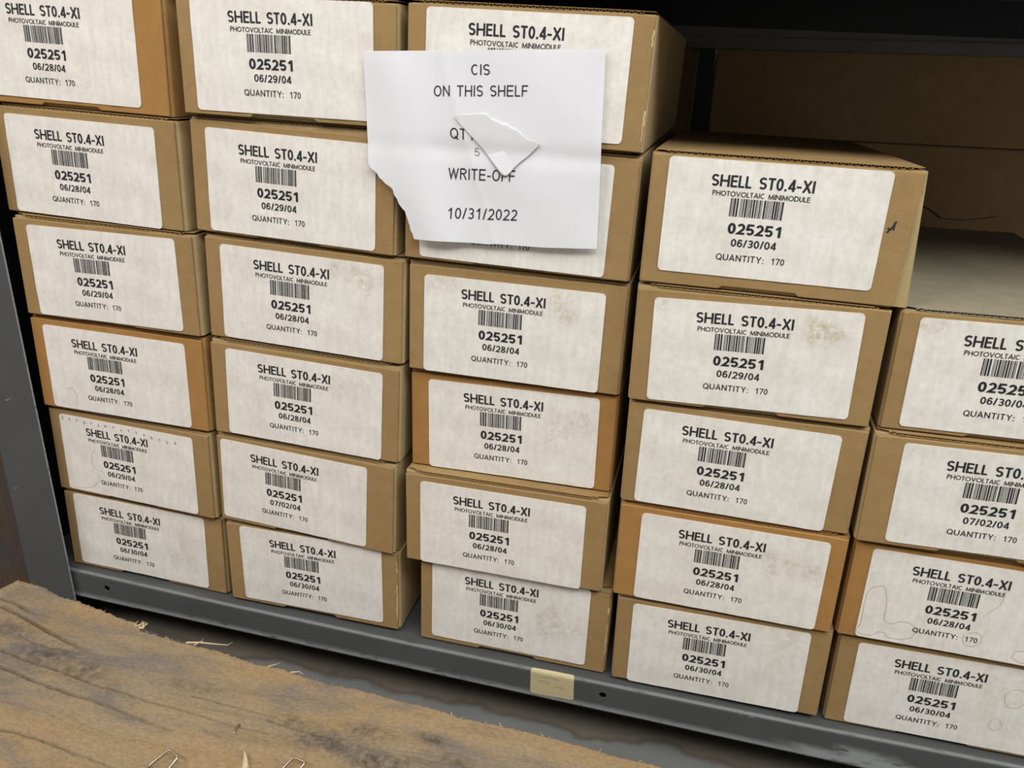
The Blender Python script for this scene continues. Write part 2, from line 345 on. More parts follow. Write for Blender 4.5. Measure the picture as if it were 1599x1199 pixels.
# ------------------------------------------------------------------ measured places (metres, front of the shelf near y = 0)
# x, y, z, yaw, roll, label du, dv, twist, d width, d height, label d width, d height
POSE = {
    'A0': (-0.0368, -0.0002, 0.6174, 0.0088, -0.0172, -0.0127, 0.0027, -0.0038, 0.0011, 0.0005, -0.0002, -0.0001),
    'A1': (-0.0307, 0.0009, 0.4942, -0.0173, -0.0110, -0.0050, -0.0034, -0.0068, 0.0011, 0.0011, -0.0002, 0.0006),
    'A2': (-0.0200, -0.0075, 0.3708, 0.0076, -0.0039, -0.0009, -0.0012, 0.0101, 0.0006, 0.0004, 0.0003, -0.0001),
    'A3': (-0.0223, -0.0047, 0.2472, 0.0124, -0.0074, -0.0027, -0.0023, -0.0002, 0.0004, 0.0008, 0.0002, 0.0001),
    'A4': (-0.0247, 0.0017, 0.1237, -0.0132, -0.0116, -0.0030, -0.0015, -0.0032, -0.0017, 0.0007, 0.0000, -0.0003),
    'A5': (-0.0249, 0.0031, 0.0041, 0.0192, -0.0164, -0.0053, 0.0018, -0.0052, -0.0000, -0.0026, 0.0001, -0.0001),
    'B0': (0.2241, -0.0061, 0.6196, 0.0138, -0.0047, -0.0033, 0.0026, 0.0040, 0.0008, -0.0037, 0.0004, 0.0000),
    'B1': (0.2210, 0.0009, 0.4946, -0.0080, -0.0248, -0.0009, -0.0021, 0.0013, -0.0009, 0.0023, -0.0001, 0.0008),
    'B2': (0.2264, 0.0016, 0.3711, 0.0028, -0.0202, -0.0012, -0.0026, -0.0041, 0.0014, 0.0004, 0.0006, -0.0001),
    'B3': (0.2236, -0.0013, 0.2484, 0.0081, -0.0203, -0.0000, -0.0022, -0.0078, 0.0003, -0.0011, 0.0007, -0.0003),
    'B4': (0.2191, 0.0012, 0.1235, -0.0154, -0.0176, -0.0145, -0.0002, -0.0120, -0.0006, 0.0014, -0.0001, 0.0000),
    'B5': (0.2234, 0.0020, 0.0018, 0.0097, 0.0056, -0.0002, 0.0029, 0.0092, -0.0002, -0.0014, -0.0014, -0.0001),
    'C0': (0.4705, -0.0015, 0.6152, 0.0008, -0.0121, 0.0000, 0.0020, -0.0011, -0.0013, 0.0013, 0.0002, 0.0006),
    'C1': (0.4674, 0.0031, 0.4886, 0.0030, -0.0077, -0.0036, -0.0022, -0.0052, 0.0011, 0.0025, -0.0002, 0.0013),
    'C2': (0.4710, 0.0073, 0.3620, 0.0060, 0.0006, -0.0021, -0.0044, -0.0014, -0.0010, 0.0014, -0.0005, -0.0002),
    'C3': (0.4728, 0.0142, 0.2399, 0.0025, 0.0141, 0.0016, -0.0022, 0.0075, -0.0011, -0.0016, -0.0008, -0.0002),
    'C4': (0.4725, -0.0026, 0.1182, 0.0001, 0.0156, -0.0024, -0.0036, -0.0051, 0.0020, -0.0009, -0.0001, -0.0005),
    'C5': (0.4892, 0.0042, -0.0000, 0.0055, 0.0069, -0.0041, 0.0053, -0.0013, -0.0014, -0.0045, -0.0004, -0.0002),
    'D0': (0.7170, -0.0029, 0.4907, 0.0013, -0.0056, -0.0036, 0.0059, 0.0007, -0.0010, 0.0056, 0.0008, -0.0009),
    'D1': (0.7187, -0.0061, 0.3663, 0.0033, 0.0171, -0.0019, -0.0007, 0.0151, -0.0011, 0.0010, -0.0002, -0.0011),
    'D2': (0.7219, -0.0018, 0.2453, -0.0078, 0.0141, -0.0047, -0.0027, -0.0129, 0.0000, -0.0007, 0.0006, -0.0002),
    'D3': (0.7249, -0.0021, 0.1237, -0.0159, 0.0151, 0.0035, -0.0027, -0.0028, 0.0011, -0.0005, 0.0008, -0.0001),
    'D4': (0.7343, 0.0001, 0.0041, -0.0048, 0.0235, -0.0019, -0.0021, 0.0018, -0.0008, -0.0031, -0.0005, 0.0003),
    'E0': (0.9646, -0.0004, 0.3702, 0.0012, 0.0220, -0.0037, 0.0008, 0.0053, -0.0003, 0.0010, 0.0001, 0.0005),
    'E1': (0.9654, -0.0078, 0.2461, -0.0036, 0.0281, 0.0061, 0.0004, 0.0035, 0.0005, 0.0018, -0.0001, 0.0006),
    'E2': (0.9696, -0.0004, 0.1250, -0.0102, 0.0142, -0.0021, -0.0008, 0.0015, -0.0002, -0.0015, 0.0000, 0.0002),
    'E3': (0.9787, 0.0049, 0.0035, -0.0087, 0.0259, 0.0000, -0.0004, 0.0051, 0.0000, -0.0007, -0.0000, -0.0005),
}
PAPER_LEFT = [(0.4311, 0.6892), (0.4348, 0.5811), (0.4376, 0.5788), (0.4424, 0.5759), (0.4479, 0.5693), (0.4535, 0.5647), (0.4598, 0.5613), (0.4625, 0.5538), (0.466, 0.5496), (0.4695, 0.5434), (0.4744, 0.5386), (0.4772, 0.529), (0.4793, 0.5246), (0.4808, 0.5181), (0.4843, 0.5111)]
PAPER_CORNERS = [(0.4311, 0.6892), (0.6663, 0.7017), (0.6742, 0.518), (0.4843, 0.5111)]
PAPER_BOTTOM = [(0.4843, 0.5111), (0.5206, 0.512), (0.565, 0.513), (0.5683, 0.514), (0.6214, 0.5153), (0.6742, 0.518)]
SCRAP = [(0.5237, 0.6345), (0.532, 0.637), (0.5447, 0.6388), (0.5538, 0.64), (0.5584, 0.6391), (0.5612, 0.6359), (0.5741, 0.6317), (0.5767, 0.6324), (0.5823, 0.6289), (0.5888, 0.626), (0.5972, 0.6194), (0.6035, 0.6178), (0.6109, 0.6145), (0.6042, 0.6069), (0.6, 0.6024), (0.5922, 0.5958), (0.587, 0.5903), (0.5818, 0.5847), (0.5783, 0.5818), (0.5745, 0.5832), (0.5668, 0.5913), (0.5581, 0.601), (0.5456, 0.6139), (0.538, 0.621)]
NOTE_TEXT = [('CIS', [(0.5396, 0.6826), (0.5583, 0.6835), (0.5399, 0.6731)]), ('ON THIS SHELF', [(0.5029, 0.6618), (0.5962, 0.6669), (0.503, 0.6518)]), ('QTY', [(0.5201, 0.6241), (0.5463, 0.6239), (0.5204, 0.6138)]), ('670', [(0.5597, 0.626), (0.5827, 0.6263), (0.5601, 0.6159)]), ('5', [(0.5455, 0.6065), (0.5505, 0.6062), (0.5458, 0.5992)]), ('WRITE-OFF', [(0.5193, 0.5856), (0.5879, 0.5883), (0.5192, 0.5746)]), ('10/31/2022', [(0.5195, 0.5464), (0.5918, 0.5505), (0.5191, 0.5354)])]
EDGE = [(-0.0298, -0.0819), (0.0128, -0.0855), (0.0451, -0.0949), (0.0693, -0.0954), (0.112, -0.102), (0.1491, -0.1085), (0.1661, -0.1095), (0.1825, -0.1207), (0.1955, -0.1216), (0.2267, -0.1239), (0.2616, -0.1248), (0.2912, -0.1249), (0.3073, -0.1279), (0.3411, -0.1321), (0.3723, -0.1301), (0.4067, -0.1347), (0.4393, -0.1373), (0.4688, -0.1344), (0.5004, -0.137), (0.5376, -0.1366), (0.5673, -0.1374), (0.5903, -0.141), (0.6324, -0.1386), (0.6676, -0.139), (0.7159, -0.1407), (0.7567, -0.1443), (0.7894, -0.1438), (0.8153, -0.1445)]
END = [(-0.0298, -0.0819), (-0.0363, -0.1059)]
CRACKS = {'a': [(-0.0106, -0.1323), (0.0181, -0.1377), (0.0798, -0.1548), (0.1081, -0.1617), (0.1349, -0.1674), (0.1547, -0.1704)], 'a2': [(-0.0238, -0.1187), (-0.0021, -0.1214), (0.0351, -0.1309), (0.063, -0.131)], 'b': [(0.0563, -0.1685), (0.0839, -0.1742), (0.1076, -0.1761), (0.1258, -0.175)], 'c': [(0.0653, -0.219), (0.0938, -0.222), (0.1328, -0.2278), (0.1693, -0.2318), (0.206, -0.2325), (0.255, -0.2396), (0.3129, -0.2459)], 'd': [(0.0534, -0.1979), (0.0934, -0.2034), (0.1478, -0.2072), (0.2031, -0.2141), (0.236, -0.2151), (0.2702, -0.2185), (0.3088, -0.2182), (0.3565, -0.2215), (0.4081, -0.2213)], 'e': [(0.1447, -0.2957), (0.1776, -0.2937), (0.2095, -0.2953), (0.2425, -0.2989), (0.2889, -0.3021)], 'f': [(0.3991, -0.2056), (0.4372, -0.2078), (0.4732, -0.2077)], 'g': [(0.3018, -0.1967), (0.3487, -0.1971), (0.395, -0.1983)]}
LIP = [(0.0371, -0.01, -0.0178), (0.7288, -0.01, -0.0169)]
STICKER = [(0.6389, 0.0003), (0.6925, 0.0022), (0.6946, -0.0343), (0.6404, -0.037)]
MARKS = {'E2ring': [(-0.0981, -0.0489), (-0.0944, -0.0376), (-0.0952, -0.0192), (-0.0953, -0.0009), (-0.0927, 0.0067), (-0.0871, 0.0109), (-0.0812, 0.0131), (-0.0776, 0.0089), (-0.0745, -0.0045), (-0.0737, -0.0144), (-0.0732, -0.0287), (-0.0699, -0.031), (-0.0634, -0.0316), (-0.0563, -0.0269), (-0.0484, -0.0271), (-0.0424, -0.0299), (-0.0404, -0.0376), (-0.0432, -0.0456), (-0.0504, -0.0493), (-0.0583, -0.0501), (-0.0656, -0.0497), (-0.0705, -0.0446), (-0.0753, -0.0447), (-0.0823, -0.0505), (-0.0903, -0.0513), (-0.0981, -0.0489)], 'E2arc': [(0.0315, 0.0205), (0.0303, 0.0125), (0.0257, 0.0066), (0.0213, -0.0003), (0.0176, -0.0041)], 'E2c': [(0.009, -0.0272), (0.016, -0.0246), (0.0222, -0.0282), (0.0224, -0.0363), (0.0167, -0.0417), (0.0092, -0.0425), (0.0048, -0.0363), (0.0058, -0.03)], 'E3a': [(0.0533, 0.0196), (0.0578, 0.0271), (0.0649, 0.0299), (0.0718, 0.0262), (0.0744, 0.0141), (0.0687, 0.0052), (0.0597, 0.004), (0.0543, 0.0113), (0.0533, 0.0196)], 'E3b': [(0.049, -0.0118), (0.0558, -0.0145), (0.0591, -0.0224), (0.0542, -0.0292), (0.0476, -0.0276), (0.0455, -0.0215), (0.049, -0.0118)], 'E2d': [(0.0638, -0.0366), (0.0556, -0.0395), (0.0544, -0.047), (0.0614, -0.0514), (0.0672, -0.051)], 'A4marks': [(-0.0932, 0.0494), (-0.0827, 0.0494), (-0.0717, 0.0493), (-0.0602, 0.0484), (-0.0494, 0.0492), (-0.0384, 0.0484), (-0.0279, 0.0485), (-0.0158, 0.0496), (-0.0051, 0.0474), (0.0062, 0.049), (0.0171, 0.0481), (0.0282, 0.047), (0.0392, 0.045), (0.0507, 0.0437), (0.0616, 0.0424), (0.073, 0.0434)], 'A4ring': [(-0.0479, 0.0129), (-0.0556, 0.0021), (-0.0561, -0.0097), (-0.0499, -0.018), (-0.0403, -0.0196)], 'A4ring2': [(-0.0484, -0.0248), (-0.0486, -0.0343), (-0.0588, -0.0448), (-0.072, -0.0499), (-0.0901, -0.0524)], 'A3ring': [(-0.0762, -0.0279), (-0.0677, -0.0255), (-0.0631, -0.0336), (-0.0625, -0.0445), (-0.066, -0.0516)], 'D1blob': [(0.0549, 0.0387), (0.0619, 0.0357), (0.0719, 0.0348), (0.0772, 0.0317), (0.0662, 0.0289), (0.0548, 0.0278)], 'D1tl': [(-0.0897, 0.049)], 'C2blob': [(-0.0802, 0.0494), (-0.0677, 0.049), (-0.0891, 0.0449), (0.0472, 0.0445), (0.0576, 0.0406), (0.0516, 0.0312), (0.0622, 0.0256)], 'C3blob': [(0.0479, 0.0272), (0.0557, 0.0148), (0.0694, 0.0263), (0.0815, 0.0317), (0.0487, 0.0099)], 'C3b2': [(0.0488, 0.0081), (0.0667, 0.0106), (0.0493, -0.0036), (0.0809, 0.0125)], 'B2blob': [(0.0426, 0.0434), (0.0614, 0.0405), (0.0745, 0.0405), (0.0746, 0.0316), (0.0802, 0.0269)], 'B3blob': [(0.0377, 0.0311), (0.0496, 0.0291), (0.0654, 0.0338), (0.0417, 0.0238)], 'B4blob': [(0.0454, 0.0396), (0.0622, 0.041), (0.0747, 0.0394), (0.0892, 0.036)], 'C5blob': [(0.0396, 0.0002), (0.0548, 0.0116), (0.0603, -0.0033), (0.0719, -0.0087), (0.0496, -0.0138), (0.0852, -0.0056)], 'D3blob': [(0.0412, 0.0249), (0.0614, 0.0219), (0.0758, 0.0177), (0.0856, 0.0174), (0.0414, 0.0104)], 'D4blob': [(0.0641, 0.0405), (0.0764, 0.0406), (0.0715, 0.0317)], 'E0blob': [(-0.0881, 0.048), (-0.08, 0.0487), (-0.0932, 0.0459)], 'A5blob': [(0.0475, -0.0042), (0.0646, -0.0004), (0.0517, -0.0108), (0.073, -0.0137)], 'D0smudge': [(0.1, 0.0006), (0.1059, 0.0113), (0.1049, 0.0032), (0.0998, 0.0049)]}

FLOOR_Z = -0.105
# ------------------------------------------------------------------ setting
mb = MB(); mb.add([(-2.5, -2.6, 0), (3.5, -2.6, 0), (3.5, 1.4, 0), (-2.5, 1.4, 0)], [(0, 1, 2, 3)])
fl = mb.build('floor', M['floor']); fl.location = (0, 0, FLOOR_Z); tag(fl, kind='structure')
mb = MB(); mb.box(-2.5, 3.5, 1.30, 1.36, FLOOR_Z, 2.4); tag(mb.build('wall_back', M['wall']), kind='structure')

# ------------------------------------------------------------------ front shelving unit
SAG = [(-0.095, 0.0030), (-0.025, 0.0030), (0.215, -0.0008), (0.48, -0.0016), (0.73, 0.0002), (0.98, 0.0025), (1.22, 0.0075), (1.75, 0.0085)]
def shelf_mesh(name, x0, x1, ztop, zbot, holes, parent):
    r, yf, yb = 0.0045, -0.010, 0.56
    xs = [x0 + (x1 - x0) * i / 80 for i in range(81)]; hs = 0.0050
    for hx, hz in holes: xs = [x for x in xs if abs(x - hx) > hs + .001] + [hx - hs, hx + hs]
    xs = sorted(xs)
    zr = sorted({hz + s for hx, hz in holes for s in (hs, -hs)}, reverse=True)
    mbx = MB(); wear_sheen = []
    prof = []
    def column(x):
        t = ztop(x); p = [(yb, t - .004), (yb, t), (0.25, t), (0.02, t), (yf + r, t)]
        for k in range(1, 6):
            a = math.radians(90 + 18 * k); p.append((yf + r + r * math.cos(a), t - r + r * math.sin(a)))
        hz = [z for z in zr] or [zbot + .02]
        p += [(yf, z) for z in hz]
        zz = zbot + 0.012
        p += [(yf, zz), (yf, zbot + .0035), (yf + .0012, zbot + .001), (yf + .004, zbot), (yf + .02, zbot)]
        return p
    t_ = ztop
    cols = [[(x, y, z) for y, z in column(x)] for x in xs]; n = len(cols[0]); ihole = 10
    vs = [p for c in cols for p in c]
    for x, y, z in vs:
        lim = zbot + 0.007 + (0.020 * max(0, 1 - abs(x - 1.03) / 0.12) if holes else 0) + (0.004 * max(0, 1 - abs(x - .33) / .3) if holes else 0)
        wear_sheen.append(max(0.0, min(1.0, (lim - z) / 0.003)) if z < t_(x) - .012 else (0.32 if y < yf + r and z > t_(x) - .0022 else 0.0))  # worn paint; also paints floor light on the bend and top-edge sheen
    fs = []
    for i in range(len(xs) - 1):
        for k in range(n - 1):
            mid = (xs[i] + xs[i + 1]) / 2
            if k == ihole and any(abs(mid - hx) < hs for hx, hz in holes): continue
            fs.append((i * n + k, i * n + k + 1, (i + 1) * n + k + 1, (i + 1) * n + k))
    mbx.add(vs, fs)
    for hx, hz in holes:                                    # punched bolt holes
        rad, N = 0.0044, 24; sq, ci, bk = [], [], []
        for k in range(N):
            a = 2 * math.pi * (k + .5) / N; c, s = math.cos(a), math.sin(a); m = max(abs(c), abs(s))
            sq.append((hx + hs * c / m, yf, hz + hs * s / m)); ci.append((hx + rad * c, yf, hz + rad * s)); bk.append((hx + rad * c, yf + .002, hz + rad * s))
        base = [(k, (k + 1) % N, N + (k + 1) % N, N + k) for k in range(N)]
        base += [(N + a, N + b, 2 * N + b, 2 * N + a) for a, b in ((k, (k + 1) % N) for k in range(N))]
        mbx.add(sq + ci + bk, base); wear_sheen += [0.0] * (3 * N)
        cnr = [(hx + sx * hs, yf, hz + sz * hs) for sx, sz in ((1, 1), (-1, 1), (-1, -1), (1, -1))]
        for j, c in enumerate(cnr):
            k0 = 2 + 6 * j; mbx.add([sq[k0], sq[k0 + 1], c], [(0, 1, 2)]); wear_sheen += [0.0] * 3
    return mbx.build(name, M['steel'], parent, attrs={'wear_sheen': wear_sheen})
rack = empty('shelving_unit', (-0.05, 0, FLOOR_Z))
tag(rack, 'grey painted steel shelving unit carrying the labelled cartons', 'shelving')
def on_rack(o): o.parent = rack; o.location = -rack.location; return o
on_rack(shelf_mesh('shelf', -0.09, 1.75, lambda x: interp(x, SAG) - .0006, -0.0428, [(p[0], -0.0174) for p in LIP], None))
on_rack(shelf_mesh('shelf', -0.20, 1.75, lambda x: 0.803, 0.7585, [], None))
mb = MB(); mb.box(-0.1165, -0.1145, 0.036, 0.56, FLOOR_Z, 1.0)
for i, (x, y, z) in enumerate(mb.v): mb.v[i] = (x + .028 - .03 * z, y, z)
on_rack(mb.build('gap_shade_sheet', M['dark_shaded']))  # near-black sheet added to hide the lit wall behind the gap
mb = MB(); mb.box(-0.20, 1.75, 0.5605, 0.5625, 0.752, 0.803); on_rack(mb.build('shade_rail', M['dark_shaded']))  # upper shelf's rear edge, its shadow painted as near-black
# the angle post at the left end leans a little
mb = MB()
def post_x(z): return -0.0145 - 0.034 * z
zs_ = [FLOOR_Z, 0.0, 0.25, 0.5, 0.75, 1.05]
prof = lambda z: [(-0.0865 - 0.03 * z, -0.0165), (post_x(z) - .001, -0.0165), (post_x(z), -0.0160), (post_x(z), -0.0145), (-0.0845 - 0.03 * z, -0.0145), (-0.0845 - .03 * z, 0.035), (-0.0865 - .03 * z, 0.035)]
vs = [(x, y, z) for z in zs_ for x, y in prof(z)]; n = 7
fs = [(i * n + k, i * n + (k + 1) % n, (i + 1) * n + (k + 1) % n, (i + 1) * n + k) for i in range(len(zs_) - 1) for k in range(n)]
fs += [tuple(reversed(range(n))), tuple(range((len(zs_) - 1) * n, len(zs_) * n))]
mb.add(vs, fs)
rnd = random.Random(3)                                      # small rust nicks
on_rack(mb.build('post', M['steel'], attrs={'wear_sheen': [1.0 if i % 7 in (2, 3) else 0.0 for i in range(len(vs))]}))  # light on the post's inner edge painted as a paler colour
mb = MB()                                                   # faded sticker on the shelf lip
cx = sum(p[0] for p in STICKER) / 4; cz = sum(p[1] for p in STICKER) / 4
SR, SYF = 0.0045, -0.010
def sticker_pt(u, v, lift):
    a, b, c, d = STICKER; s, t = (u + 1) / 2, (1 - v) / 2
    x = (a[0] * (1 - s) + b[0] * s) * (1 - t) + (d[0] * (1 - s) + c[0] * s) * t
    z = (a[1] * (1 - s) + b[1] * s) * (1 - t) + (d[1] * (1 - s) + c[1] * s) * t
    zt = interp(x, SAG) - .0006 - SR                        # above this height the lip curves back on to the shelf
    if z <= zt: return (x, SYF - lift, z)
    an = min(1.5, (z - zt) / SR); return (x, SYF + SR - (SR + lift) * math.cos(an), zt + (SR + lift) * math.sin(an))
G = [-1, -.97, -.93, -.87, -.8, -.5, -.2, .1, .4, .6, .7, .8, .87, .93, .97, 1]
def corner(u, v):
    du, dv = (abs(u) - .87) / .13, (abs(v) - .80) / .20
    if du > 0 and dv > 0:
        m = max(du, dv); d = math.hypot(du, dv); u, v = math.copysign(.87 + .13 * du * m / d, u), math.copysign(.80 + .20 * dv * m / d, v)
    return u, v
n = len(G); mb.add([sticker_pt(*corner(u, v), .00035) for v in G for u in G], [(j * n + i, j * n + i + 1, (j + 1) * n + i + 1, (j + 1) * n + i) for j in range(n - 1) for i in range(n - 1)])
for pts in ([(-.55, .45), (0, .5), (.35, .40)], [(-.6, .1), (-.3, .12), (-.1, .0)], [(.1, -.2), (.4, -.15), (.6, -.25)]):
    ribbon(mb, pts, .045, lambda u, v: sticker_pt(u, v, .00045), 1)
so = on_rack(mb.build('sticker', [M['sticker'], plain('faded_pencil', (0.36, 0.30, 0.19), 0.8)])); so['label'] = 'yellowed blank sticker on the shelf lip'

# ------------------------------------------------------------------ rear shelving unit and what stands on it
rear = empty('shelving_unit', (0.74, 0.60, FLOOR_Z))
tag(rear, 'dark steel shelving unit standing behind the carton stacks, mostly in shadow', 'shelving')
def on_rear(o): o.parent = rear; o.location = -rear.location; return o
SL = 0.0185
def sloped(mb, x0, x1, y0, y1, z0, z1, ref=0.76, sl=SL):
    n = len(mb.v); mb.box(x0, x1, y0, y1, z0, z1)
    for i in range(n, len(mb.v)):
        x, y, z = mb.v[i]; mb.v[i] = (x, y, z + sl * (x - ref))
mb = MB(); sloped(mb, 0.10, 1.95, 0.572, 0.60, 0.7222, 0.7735); sloped(mb, 0.10, 1.95, 0.568, 0.572, 0.7222, 0.7400)
on_rear(mb.build('beam', M['beam'], bevel=.002))
mb = MB(); sloped(mb, 0.10, 1.95, 0.572, 1.22, 0.7745, 0.7765); on_rear(mb.build('shelf', M['dark_shaded']))  # unseen plate, added to stop light from above reaching the rear boxes
mb = MB(); mb.box(0.10, 1.95, 0.575, 1.22, 0.098, 0.100); on_rear(mb.build('shelf', M['dark_shaded']))
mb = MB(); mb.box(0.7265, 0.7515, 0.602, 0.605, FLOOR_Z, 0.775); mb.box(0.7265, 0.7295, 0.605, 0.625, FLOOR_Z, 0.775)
on_rear(mb.build('post', M['dark_shaded'], bevel=.0006))

def big_box(name, x0, x1, y0, y1, zb, zt, label, sl, ref, tear=None, rake=0.0):
    root = empty(name, ((x0 + x1) / 2, (y0 + y1) / 2, zb)); tag(root, label, 'box', 'plain boxes on the rear shelving')
    o_ = root.location
    mb = MB(); mb.box(x0, x1, y0, y1, zb, zt)
    for i, (x, y, z) in enumerate(mb.v):
        k = (z - zb) / (zt - zb); mb.v[i] = (x - rake * k, y, z + (sl[1] if k > .5 else sl[0]) * (x - ref))
    b_ = mb.build('box_body', M['backbox'], root, bevel=.003); b_.location = -o_
    mt = MB(); n0 = len(mt.v)                                # closing flaps meet in a seam under tape along the top
    zz = zt + .0006
    for a, b2 in ((y0 + .004, (y0 + y1) / 2 - .001), ((y0 + y1) / 2 + .001, y1 - .004)): sloped(mt, x0 + .004, x1 - .004, a, b2, zt - .002, zz, ref, sl[1])
    f_ = mt.build('top_flaps', M['backbox'], root); f_.location = -o_
    if tear:
        mt = MB()
        for pts, w in tear: ribbon(mt, pts, w, lambda x, z: (x, y0 - .0006, z), 0)
        t_ = mt.build('torn_crease', M['dirt'], root); t_.location = -o_
    return root
big_box('cardboard_box', 0.7535, 1.90, 0.632, 1.18, 0.1005, 0.5930, 'wide plain brown box behind the far right stack, scuffed near its middle', (0, .0185), .76,
        [([(1.098, .508), (1.112, .5035), (1.121, .498), (1.130, .4915)], .0011), ([(1.130, .4912), (1.160, .4906), (1.19, .4955), (1.2134, .5014)], .0005)])
big_box('cardboard_box', 0.7535, 1.90, 0.630, 1.18, 0.5945, 0.7700, 'wide plain brown box on top of another, under the dark rear beam', (.0185, .0185), .76, None, .002)
big_box('cardboard_box', 0.10, 0.7255, 0.632, 1.18, 0.1005, 0.7600, 'plain brown box left of the dark rear post, a sliver showing', (0, 0), .4)

# ------------------------------------------------------------------ cartons
W0, H0, LW, LH, DEPTH = 0.24, 0.1178, 0.1959, 0.1089, 0.50
BAR = []                            # bar code, as fractions of its width
_r = random.Random(25251); _x = 0.0
while _x < 1.0:
    w_ = _r.choice((.010, .012, .022, .032)); BAR.append((_x, min(1.0, _x + w_))); _x += w_ + _r.choice((.014, .016, .020, .036))
def label_mesh(parent, w, h, date, ox, oz, stains, cen, seed, extra, plc):
    """sticker with rounded corners and its print; plc maps label coordinates to carton coordinates"""
    rr = random.Random(seed); ph = [rr.uniform(0, 6.28) for _ in range(6)]; am = rr.uniform(.6, 1.2)
    def wave(u, v):
        return am * (.00016 * math.sin(u * 120 + ph[0]) + .00014 * math.sin(v * 150 + u * 30 + ph[1]) + .0001 * math.sin(u * 260 - v * 90 + ph[2]))
    def P(u, v, lift=0.0):
        x, z = plc(u, v); return (x, -0.0010 - wave(u, v) - lift, z)
    rad = 0.0045; mb = MB(); st = []
    def axis(L):
        k = int(L / .004); inner = [-L / 2 + rad + (L - 2 * rad) * i / k for i in range(k + 1)]
        return [-L / 2 + rad * i / 4 for i in range(4)] + inner + [L / 2 - rad + rad * i / 4 for i in range(1, 5)]
    U, V = axis(w), axis(h); nu, nv = len(U), len(V)
    def rnd_(u, v):
        du, dv = abs(u) - (w / 2 - rad), abs(v) - (h / 2 - rad)
        if du > 0 and dv > 0:
            m = max(du, dv); d = math.hypot(du, dv); du, dv = du * m / d, dv * m / d
            return math.copysign(w / 2 - rad + du, u), math.copysign(h / 2 - rad + dv, v)
        return u, v
    vs = []
    for v in V:
        for u in U:
            a, b = rnd_(u, v); vs.append(P(a, b))
            s = 0.0
            for (sx, sz, sr, sk) in stains: s = max(s, sk * math.exp(-((a - sx) ** 2 + ((b - sz) * .8) ** 2) / (sr * sr)))
            st.append(s)
    mb.add(vs, [(j * nu + i, j * nu + i + 1, (j + 1) * nu + i + 1, (j + 1) * nu + i) for j in range(nv - 1) for i in range(nu - 1)], 0)
    rim = [i for i in range(nu)] + [j * nu + nu - 1 for j in range(1, nv)] + [(nv - 1) * nu + i for i in range(nu - 2, -1, -1)] + [j * nu for j in range(nv - 2, 0, -1)]
    n = len(rim); mb.add([vs[i] for i in rim] + [(vs[i][0], -0.0001, vs[i][2]) for i in rim], [(k, n + k, n + (k + 1) % n, (k + 1) % n) for k in range(n)], 0)
    INK = .0003
    def line(text, style, h_, x0, x1, zb, zt, gap=.12):
        lettering(mb, text, style, h_, lambda s, t: P(ox + x0 + (x1 - x0) * s, oz + zb + (zt - zb) * t, INK), 1, gap)
    line('SHELL ST0.4-XI', 'geo', .080, -.0560, .0355, .0320, .0428, .075)
    line('PHOTOVOLTAIC MINIMODULE', 'geo', .070, -.0538, .0332, .0236, .0283, .08)
    for a, b in BAR:
        x0, x1 = -.0362 + .0477 * a, -.0362 + .0477 * b; m_ = (.0054 + .0222) / 2
        q = [P(ox + x, oz + z, INK) for z in (.0054, m_, .0222) for x in (x0, x1)]
        mb.add(q, [(0, 1, 3, 2), (2, 3, 5, 4)], 1)
    line('025251', 'gro', .092, -.0355, .0140, -.0107, -.0005, .09)
    line(date, 'gro', .078, -.0308, .0104, -.0226, -.0153, .09)
    line('QUANTITY:', 'gro', .066, -.0427, .0014, -.0363, -.0302, .13)
    line('170', 'gro', .066, .0079, .0200, -.0363, -.0302, .12)
    for pts, wd, mi in extra:
        sm = []
        for (a, b), (c, d) in zip(pts, pts[1:]): sm += [(a + (c - a) * k / 3, b + (d - b) * k / 3) for k in range(3)]
        sm.append(pts[-1]); sm = [(a + rr.uniform(-.0004, .0004), b + rr.uniform(-.0004, .0004)) for a, b in sm]
        ribbon(mb, sm, wd, lambda u, v: P(u, v, .0002), mi)
    st += [0.0] * (len(mb.v) - len(st))
    o = mb.build('shipping_label', [M['label'], M['ink'], M['stainline'], M['smudge']], parent, attrs={'stain': st}, smooth=False)
    o['label'] = 'white shipping label with black print and bar code'
    return o

